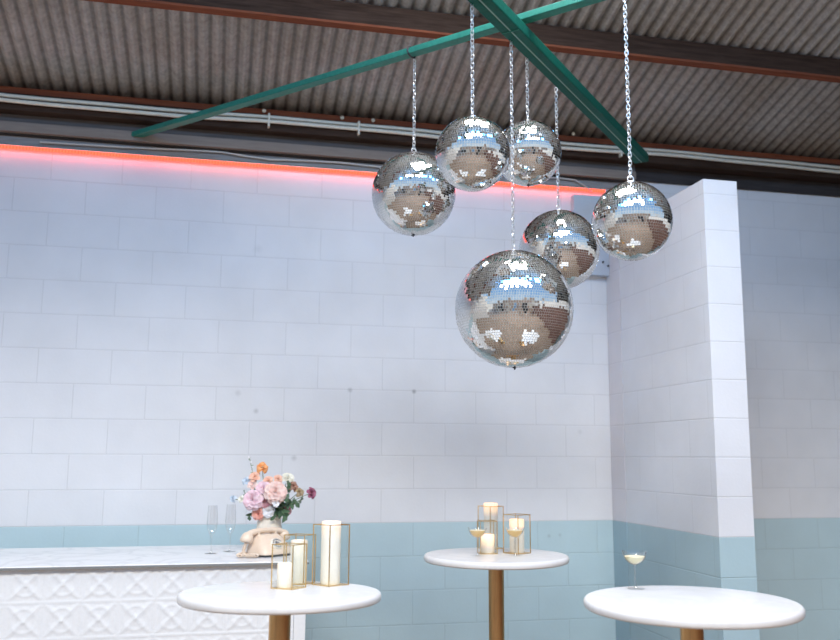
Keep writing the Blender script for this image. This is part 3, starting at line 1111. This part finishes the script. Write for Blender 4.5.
# ------------------------------------------------------------------ telephone
def make_phone():
    base = on_z(269.5, 555.0, CZ)
    root = empty('rotary_telephone', base, 'beige vintage rotary telephone with coiled cord on the marble countertop', 'telephone', rz=-YAW + math.radians(48))
    W_, D_, H_ = 0.100, 0.085, 0.115          # half width, half depth, height

    def body(u, v):
        # sections from bottom (v=0) to top (v=1), u round the outline
        an = 2 * PI * u
        cx, sy = math.cos(an), math.sin(an)
        ex = 0.42
        x = math.copysign(abs(cx) ** ex, cx)
        y = math.copysign(abs(sy) ** ex, sy)
        prof = [(1.0, 1.0, 0.0, 0.006), (1.0, 1.0, 0.0, 0.02), (0.93, 0.90, 0.008, 0.045), (0.80, 0.74, 0.020, 0.075), (0.66, 0.56, 0.030, 0.10), (0.60, 0.46, 0.034, 0.112), (0.56, 0.42, 0.035, 0.116)]
        f_ = v * (len(prof) - 1)
        i = min(int(f_), len(prof) - 2)
        t = f_ - i
        sx, sd, oy, z = [prof[i][k_] * (1 - t) + prof[i + 1][k_] * t for k_ in range(4)]
        return (x * W_ * sx, y * D_ * sd + oy, z)

    q = MB(); q.grid(48, 18, body)
    n = len(q.v)
    q.add([body(i / 48, 1) for i in range(48)], [tuple(range(48))])
    q.build('body', MT['phone'], root, angle=60)
    q = MB(); q.lathe([(0, 0), (1, 0), (1, 1), (0, 1)], 48)
    q.v = []
    q.f = []
    q.grid(48, 1, lambda u, v: (body(u, 0)[0] * 1.015, body(u, 0)[1] * 1.015, 0.0007 + v * 0.011))
    q.add([(body(i / 48, 0)[0] * 1.015, body(i / 48, 0)[1] * 1.015, 0.0117) for i in range(48)], [tuple(range(48))])
    q.build('base_plate', MT['black'], root)
    # dial on the sloping front
    cpos = Vector((-0.002, -D_ * 0.82 + 0.019, 0.066))
    nrm = Vector((0.0, -0.83, 0.56)).normalized()
    ux = Vector((1, 0, 0))
    uy = nrm.cross(ux)
    q = MB()
    t = MB(); t.lathe([(0, 0), (0.034, 0), (0.034, 0.006), (0.031, 0.009), (0, 0.009)], 40)
    q.add([cpos + ux * x + uy * y + nrm * z for x, y, z in t.v], t.f)
    dial = q.build('dial', MT['cream'], root)
    q = MB()
    for i in range(10):
        an = 0.4 + i * 2 * PI / 12
        t = MB(); t.lathe([(0.0035, 0.0), (0.0058, 0.0), (0.0058, 0.003), (0.0035, 0.003)], 16)
        o_ = cpos + ux * math.cos(an) * 0.0235 + uy * math.sin(an) * 0.0235 + nrm * 0.0092
        q.add([o_ + ux * x + uy * y + nrm * z for x, y, z in t.v], t.f)
    t = MB(); t.lathe([(0, 0.004), (0.012, 0.003), (0.014, 0.0), (0, 0.0)], 24)
    q.add([cpos + nrm * 0.0092 + ux * x + uy * y + nrm * z for x, y, z in t.v], t.f)
    q.build('finger_wheel', MT['steel'], dial)
    # handset resting across the cradle
    q = MB()
    pts, rs = [], []
    hx = 0.113
    for i in range(25):
        s_ = -1 + 2 * i / 24
        x = s_ * hx
        z = 0.136 - 0.022 * abs(s_) ** 3.2
        pts.append((x, 0.034, z))
        rs.append(0.0145 + 0.004 * abs(s_))
    q.tube(pts, rs, 16)
    for s_ in (-1, 1):
        t = MB(); t.lathe([(0, -0.030), (0.024, -0.030), (0.030, -0.024), (0.031, -0.008), (0.026, 0.014), (0.016, 0.026), (0, 0.029)], 28)
        ax = Vector((s_ * 0.34, 0, -1)).normalized()
        bx_ = Vector((0, 1, 0))
        cx_ = bx_.cross(ax)
        o_ = Vector((s_ * hx, 0.034, 0.104))
        q.add([o_ - ax * z + bx_ * x + cx_ * y for x, y, z in t.v], t.f)
    hs = q.build('handset', MT['phone'], root, angle=60)
    for s_ in (-1, 1):
        for yy in (0.018, 0.052):
            q = MB(); q.box(s_ * 0.052 - 0.007, s_ * 0.052 + 0.007, yy, yy + 0.006, 0.108, 0.138)
            q.build('cradle_prong', MT['phone'], root, smooth=False, bevel=0.002)
    # coiled cord on the counter at the left
    q = MB()
    pts = []
    root.scale = (1, 1, 0.86)
    path = [Vector((-hx - 0.004, 0.034, 0.078)), Vector((-0.150, 0.010, 0.035)), Vector((-0.170, -0.030, 0.0135)), Vector((-0.135, -0.062, 0.0135)), Vector((-0.115, -0.045, 0.0135)), Vector((-0.140, -0.030, 0.0165)), Vector((-0.185, -0.012, 0.0135)), Vector((-0.165, 0.030, 0.0135)), Vector((-0.102, 0.062, 0.0140))]
    NP = 420
    for i in range(NP):
        f_ = i / (NP - 1) * (len(path) - 1)
        j = min(int(f_), len(path) - 2)
        t = f_ - j
        p0 = path[max(j - 1, 0)]; p1 = path[j]; p2 = path[j + 1]; p3 = path[min(j + 2, len(path) - 1)]
        P = 0.5 * ((2 * p1) + (p2 - p0) * t + (2 * p0 - 5 * p1 + 4 * p2 - p3) * t * t + (3 * p1 - p0 - 3 * p2 + p3) * t ** 3)
        T = (p2 - p1).normalized()
        a_ = T.orthogonal().normalized()
        b2 = T.cross(a_)
        an = i * 0.95
        pts.append(P + (a_ * math.cos(an) + b2 * math.sin(an)) * 0.0075)
    q.tube(pts, 0.0024, 6)
    q.build('coiled_cord', MT['phone'], root)


make_phone()

# ------------------------------------------------------------------ vase and flowers
VD = on_z(268.5, 549.0, CZ)
root = empty('flower_vase', VD, 'cream ceramic vase of flowers behind the telephone', 'vase')
q = MB()
VH = 0.185
prof = [(0, 0), (0.045, 0), (0.056, 0.006), (0.066, 0.05), (0.068, 0.09), (0.064, 0.13), (0.060, 0.155), (0.062, 0.178), (0.0635, VH), (0.058, VH), (0.055, 0.155), (0.058, 0.10), (0.04, 0.02), (0, 0.015)]
q.lathe(prof, 48)
q.build('pot', MT['cream'], root, angle=60)
q = MB()
q.lathe([(0.0638, 0.158), (0.066, 0.163), (0.0638, 0.168)], 48)
q.build('rim_band', MT['cream'], root)
VT = VD + UP * VH
VDEP = to_px(VT)[2]
rnd = random.Random(5)
PET = {}


def petal_mat(name, c_in, c_out):
    m, nt, b, out = mat(name)
    N, Lk = nt.nodes.new, nt.links.new
    tc = N('ShaderNodeTexCoord')
    n = N('ShaderNodeTexNoise'); n.inputs['Scale'].default_value = 45; n.inputs['Detail'].default_value = 2
    Lk(tc.outputs['Object'], n.inputs['Vector'])
    r = N('ShaderNodeValToRGB')
    r.color_ramp.elements[0].position, r.color_ramp.elements[1].position = 0.35, 0.65
    r.color_ramp.elements[0].color = (*c_in, 1)
    r.color_ramp.elements[1].color = (*c_out, 1)
    Lk(n.outputs['Fac'], r.inputs['Fac']); Lk(r.outputs['Color'], b.inputs['Base Color'])
    b.inputs['Roughness'].default_value = 0.6
    b.inputs['Specular IOR Level'].default_value = 0.2
    return m


PET['blush'] = petal_mat('blush_petal', (0.90, 0.62, 0.56), (0.94, 0.78, 0.72))
PET['pink'] = petal_mat('mauve_pink_petal', (0.84, 0.58, 0.66), (0.93, 0.77, 0.81))
PET['rose'] = petal_mat('dusty_rose_petal', (0.62, 0.30, 0.34), (0.76, 0.46, 0.48))
PET['coral'] = petal_mat('coral_petal', (0.80, 0.36, 0.28), (0.88, 0.50, 0.42))
PET['orange'] = petal_mat('orange_petal', (0.85, 0.33, 0.10), (0.92, 0.50, 0.24))
PET['peach'] = petal_mat('peach_petal', (0.88, 0.50, 0.36), (0.92, 0.64, 0.50))
PET['cream'] = petal_mat('cream_petal', (0.85, 0.82, 0.68), (0.92, 0.90, 0.80))
PET['white'] = petal_mat('white_petal', (0.84, 0.84, 0.86), (0.92, 0.92, 0.93))
PET['plum'] = petal_mat('plum_petal', (0.33, 0.10, 0.17), (0.50, 0.20, 0.28))
PET['brown'] = petal_mat('bronze_petal', (0.34, 0.17, 0.12), (0.50, 0.30, 0.22))
PET['blue'] = petal_mat('pale_blue_petal', (0.50, 0.60, 0.72), (0.66, 0.74, 0.82))
PET['olive'] = petal_mat('olive_bronze_petal', (0.40, 0.30, 0.16), (0.55, 0.42, 0.28))


def frame_of(n):
    n = n.normalized()
    a = n.orthogonal().normalized()
    return n, a, n.cross(a)


def bloom_mesh(q, n, R, layers, openness, seed):
    """concentric cupped petals about axis n at the origin, outer radius R"""
    rg = random.Random(seed)
    n, a, b_ = frame_of(n)
    ang = rg.uniform(0, 6)
    for l in range(layers):
        f = (l + 1) / layers                   # 0 centre .. 1 outer
        cnt = 3 + int(l * 0.9)
        for k_ in range(cnt):
            ang += 2 * PI / cnt + (0.35 if k_ == 0 else 0) + rg.uniform(-.1, .1)
            tilt = (0.10 + openness * f ** 1.4 * 1.25) + rg.uniform(-.06, .06)
            ln = R * (0.55 + 0.50 * f)
            wd = R * (0.34 + 0.34 * f)
            rad0 = R * 0.10 * f

            def pt(u, v):
                s = (u - 0.5) * 2
                wdt = wd * math.sin(PI * min(0.93, 0.12 + 0.80 * v)) ** 0.6
                t_ = tilt * (0.35 + 0.9 * v) + (0.5 * openness * f if v > 0.75 else 0) * (v - 0.75) * 3
                out_ = rad0 + ln * v * math.sin(t_)
                h_ = ln * v * math.cos(t_)
                cup = (s * s) * wdt * 0.42
                sx = s * wdt
                er, et = math.cos(ang), math.sin(ang)
                rd = a * er + b_ * et
                tg = -a * et + b_ * er
                return rd * (out_ - cup * math.cos(tilt) + 0.0) + tg * sx + n * (h_ + cup * math.sin(tilt) - R * 0.35)
            q.grid(5, 4, pt)


def leaf(q, base, dirn, ln, wd, nrm, curl=0.25):
    d = dirn.normalized()
    s = d.cross(nrm).normalized()
    nn = s.cross(d)

    def pt(u, v):
        w = wd * math.sin(PI * (0.04 + 0.93 * v) ** 0.85)
        x = (u - 0.5) * 2
        return base + d * ln * v + s * x * w + nn * (abs(x) * w * 0.35 - curl * ln * v * v)
    q.grid(2, 5, pt)


def stem_pts(tip, spread=0.02):
    base = VD + Vector((rnd.uniform(-spread, spread), rnd.uniform(-spread, spread), 0.05))
    mid_ = VT + (tip - VT) * 0.25
    mid_.x = VT.x + max(-0.048, min(0.048, (tip.x - VT.x) * 0.35))
    mid_.y = VT.y + max(-0.048, min(0.048, (tip.y - VT.y) * 0.35))
    mid_.z = VT.z + 0.004
    out = []
    for i in range(11):
        t = i / 10
        out.append(base * (1 - t) ** 2 + (mid_ * 2 - (base + tip) / 2) * 2 * t * (1 - t) + tip * t * t)
    return out


def flower(kind, label, px, py, dd, Rpx, colour, layers=5, openness=0.8, face=(0, 0), cat='flower', leaves=0):
    """a cut flower standing in the vase; dd = depth before (-) or behind the vase axis"""
    D = VDEP + dd
    p = on_d(px, py, D)
    R = Rpx * D / F_PX
    ax = (p - (VT + UP * 0.02))
    view = (CAM - p).normalized()
    n = (ax.normalized() * 0.55 + view * 0.75 + RIGHT * face[0] + UP * face[1]).normalized()
    root = empty(kind, p, label, cat, 'cut flowers in the cream vase')
    q = MB(); bloom_mesh(q, n, R, layers, openness, int(px * 7 + py))
    q.build('petals', PET[colour], root, angle=80)
    q = MB()
    st = [Vector(s) - p for s in stem_pts(p - n * R * 0.3)]
    q.tube(st, 0.0019, 6)
    q.build('stem', MT['stem'], root)
    q = MB()
    for k_ in range(4):                        # sepals
        _, a, b_ = frame_of(n)
        an = k_ * PI / 2 + 0.4
        leaf(q, -n * R * 0.36, a * math.cos(an) + b_ * math.sin(an) - n * 0.1, R * 0.62, R * 0.14, n, -0.3)
    q.build('sepals', MT['leaf'], root, angle=80)
    if openness > 0.95:
        q = MB()
        q.ball(-n * R * 0.12, R * 0.2, 10, 6)
        q.build('flower_centre', PET['olive'], root)
    return root


F = flower
F('rose', 'large blush pink rose at the centre of the bouquet', 276.0, 491.5, -0.085, 10.6, 'blush', 7, 0.82)
F('rose', 'large mauve pink rose at the left of the bouquet', 252.0, 499.5, -0.085, 9.6, 'pink', 7, 0.82)
F('rose', 'pale pink rosebud just above and left of the central blush rose', 263.3, 488.0, -0.05, 7.0, 'pink', 5, 0.6)
F('ranunculus', 'dusty rose ranunculus between the two large roses', 265.0, 502.0, -0.06, 7.0, 'rose', 5, 0.7)
F('ranunculus', 'coral pink ranunculus low in the bouquet above the vase rim', 258.0, 514.0, -0.07, 6.2, 'coral', 5, 0.6)
F('poppy', 'open orange poppy at the top of the bouquet', 262.5, 466.5, 0.0, 5.8, 'orange', 3, 1.0, (0.2, 0.1))
F('ranunculus', 'peach ranunculus below the orange poppy', 254.5, 476.5, -0.01, 5.4, 'peach', 4, 0.7)
F('ranunculus', 'blush ranunculus bud left of the pale rosebud', 252.5, 484.5, -0.02, 5.2, 'blush', 4, 0.65)
F('ranunculus', 'small peach ranunculus above the pale rosebud', 268.5, 480.5, 0.0, 5.0, 'peach', 4, 0.6)
F('ranunculus', 'peach pink ranunculus right of the small peach one', 278.5, 479.0, 0.02, 4.8, 'peach', 4, 0.6)
F('ranunculus', 'cream ranunculus at the upper right of the bouquet', 288.5, 478.0, 0.03, 6.0, 'cream', 5, 0.7)
F('ranunculus', 'round white ranunculus bud under the central blush rose', 275.8, 503.8, -0.10, 4.3, 'white', 5, 0.35)
F('rose', 'white rose at the bottom of the bouquet', 268.5, 511.5, -0.07, 6.6, 'white', 5, 0.8)
F('cosmos', 'dark bronze flower at the upper right among the leaves', 294.0, 486.0, 0.0, 5.0, 'brown', 3, 0.9)
F('cosmos', 'olive bronze flower right of the dark bronze one', 300.0, 492.0, 0.0, 4.6, 'olive', 3, 0.85)
F('ranunculus', 'plum pink ranunculus sticking out far at the right', 312.0, 492.8, -0.02, 5.4, 'plum', 5, 0.72, (0.4, 0.1))
F('ranunculus', 'muted rose flower low at the right under the leaves', 287.5, 511.0, -0.03, 4.6, 'rose', 4, 0.7)
F('delphinium', 'pale blue flower at the upper left edge of the bouquet', 246.0, 480.5, 0.0, 4.4, 'blue', 3, 0.9)
F('delphinium', 'pale blue flower farthest left, beside the flutes', 232.5, 498.5, 0.0, 3.6, 'blue', 3, 0.9)
F('ranunculus', 'tiny cream flower at the left edge beside the mauve rose', 241.0, 499.0, -0.01, 3.4, 'cream', 3, 0.7)


def sprig(label, px, py, dd, n_leaf, ln, wd, mt, droop=0.0, name='leaf_sprig', white=False):
    D = VDEP + dd
    tip = on_d(px, py, D)
    root = empty(name, tip, label, 'foliage', 'foliage in the cream vase')
    st = [Vector(s) - tip for s in stem_pts(tip)]
    q = MB(); q.tube(st, 0.0016, 6)
    q.build('stem', MT['stem'], root)
    q = MB()
    st = st[4:]
    for i in range(n_leaf):
        t = (i + 0.6) / n_leaf
        f_ = t * (len(st) - 1)
        j = min(int(f_), len(st) - 2)
        P = st[j].lerp(st[j + 1], f_ - j)
        T = (st[j + 1] - st[j]).normalized()
        n, a, b_ = frame_of(T)
        an = i * 2.4 + rnd.uniform(-.3, .3)
        rd = a * math.cos(an) + b_ * math.sin(an)
        rd = (rd + (CAM - tip).normalized() * 0.25).normalized()
        leaf(q, P, rd + T * 0.6 - UP * droop, ln * rnd.uniform(.8, 1.15), wd * rnd.uniform(.85, 1.1), (CAM - tip).normalized() * 0.8 + T * 0.5, 0.2)
    q.build('leaves', mt, root, angle=80)
    if white:
        q = MB()
        for i in range(5):
            P = st[-1] * 0 + (st[-2] - st[-1]) * i * 0.35
            q.ball(P + Vector((rnd.uniform(-.006, .006), rnd.uniform(-.006, .006), 0)), 0.0055, 8, 6, (1, 1, .9))
        q.build('bud', PET['white'], root)


G = MT['leaf']
sprig('dark green leafy sprig at the lower right of the bouquet', 296, 503, -0.05, 16, 0.036, 0.012, G, 0.3)
sprig('dark green leafy sprig rising behind the dark bronze flower', 289, 483, -0.03, 18, 0.034, 0.012, G)
sprig('dark green leaves hanging over the right of the vase rim', 286, 516, -0.09, 14, 0.040, 0.013, G, 0.4)
sprig('dark green leaves left of the coral flower by the vase rim', 249, 517, -0.06, 10, 0.032, 0.011, G, 0.4)
sprig('dark leafy sprig standing right of the central blush rose', 286, 498, -0.07, 18, 0.036, 0.012, G, 0.1)
sprig('dusty green sprig at the right edge below the olive bronze flower', 302, 500, -0.02, 12, 0.026, 0.010, MT['leaf_grey'], 0.2)
sprig('dusty green sprig with leaves around the cream flower', 281, 486, 0.03, 14, 0.030, 0.010, MT['leaf_grey'])
sprig('thin upright sprig with small white buds topping the bouquet', 249.5, 457.5, 0.02, 12, 0.016, 0.0045, MT['leaf_grey'], 0, 'bud_sprig', True)
sprig('dark leaves showing between the small peach flowers', 262, 483, 0.04, 14, 0.030, 0.010, G)
sprig('dusty green leaves behind the left mauve rose', 244, 492, 0.0, 12, 0.028, 0.009, MT['leaf_grey'], 0.1)
sprig('dark leaves under the white rose at the vase rim', 274, 517, -0.08, 12, 0.032, 0.011, G, 0.4)

# ------------------------------------------------------------------ light
w = bpy.data.worlds.new('sky')
bpy.context.scene.world = w
w.use_nodes = True
nt = w.node_tree
bg = nt.nodes['Background']
tc = nt.nodes.new('ShaderNodeTexCoord')
sp = nt.nodes.new('ShaderNodeSeparateXYZ')
nt.links.new(tc.outputs['Generated'], sp.inputs[0])
r = nt.nodes.new('ShaderNodeValToRGB')
el = r.color_ramp.elements
el[0].position, el[0].color = 0.0, (1.0, 0.98, 0.95, 1)
el[1].position, el[1].color = 0.85, (0.18, 0.42, 0.85, 1)
x = el.new(0.16); x.color = (0.62, 0.80, 1.0, 1)
x = el.new(0.45); x.color = (0.25, 0.52, 0.95, 1)
nt.links.new(sp.outputs['Z'], r.inputs['Fac'])
nt.links.new(r.outputs['Color'], bg.inputs['Color'])
bg.inputs['Strength'].default_value = 0.92


def area(name, loc, target, sx, sy, power, col=(1, 1, 1)):
    ld = bpy.data.lights.new(name, 'AREA')
    ld.shape = 'RECTANGLE'
    ld.size, ld.size_y = sx, sy
    ld.energy = power
    ld.color = col
    o = bpy.data.objects.new(name, ld)
    C.objects.link(o)
    o.location = loc
    d = Vector(target) - Vector(loc)
    o.rotation_euler = d.to_track_quat('-Z', 'Y').to_euler()
    return o


area('overhead_lamp', (1.15, -2.35, 4.25), (1.15, -2.3, 0), 1.1, 0.8, 55, (1, 0.98, 0.95))
area('added_key_light', (-0.4, -8.0, 7.5), (0.7, -1.0, 1.0), 7.5, 1.5, 930, (1, 0.935, 0.85))  # added key lamp out of view, brightening the tables and lower wall
area('added_blue_wash', (0.6, -3.9, 4.45), (0.6, 0, 2.9), 5.0, 0.25, 62, (0.10, 0.45, 1.0))  # lamp added to tint the upper wall blue, no fixture modelled
area('red_wash', (-1.2, -0.034, z_led - 0.012), (-1.2, 0.0, z_led - 0.055), 7.4, 0.012, 2.4, (1.0, 0.10, 0.08))

sc = bpy.context.scene
sc.view_settings.view_transform = 'Standard'
sc.view_settings.look = 'None'
sc.view_settings.exposure = 0.0
sc.cycles.max_bounces = 10
sc.cycles.transparent_max_bounces = 24
sc.cycles.use_denoising = True
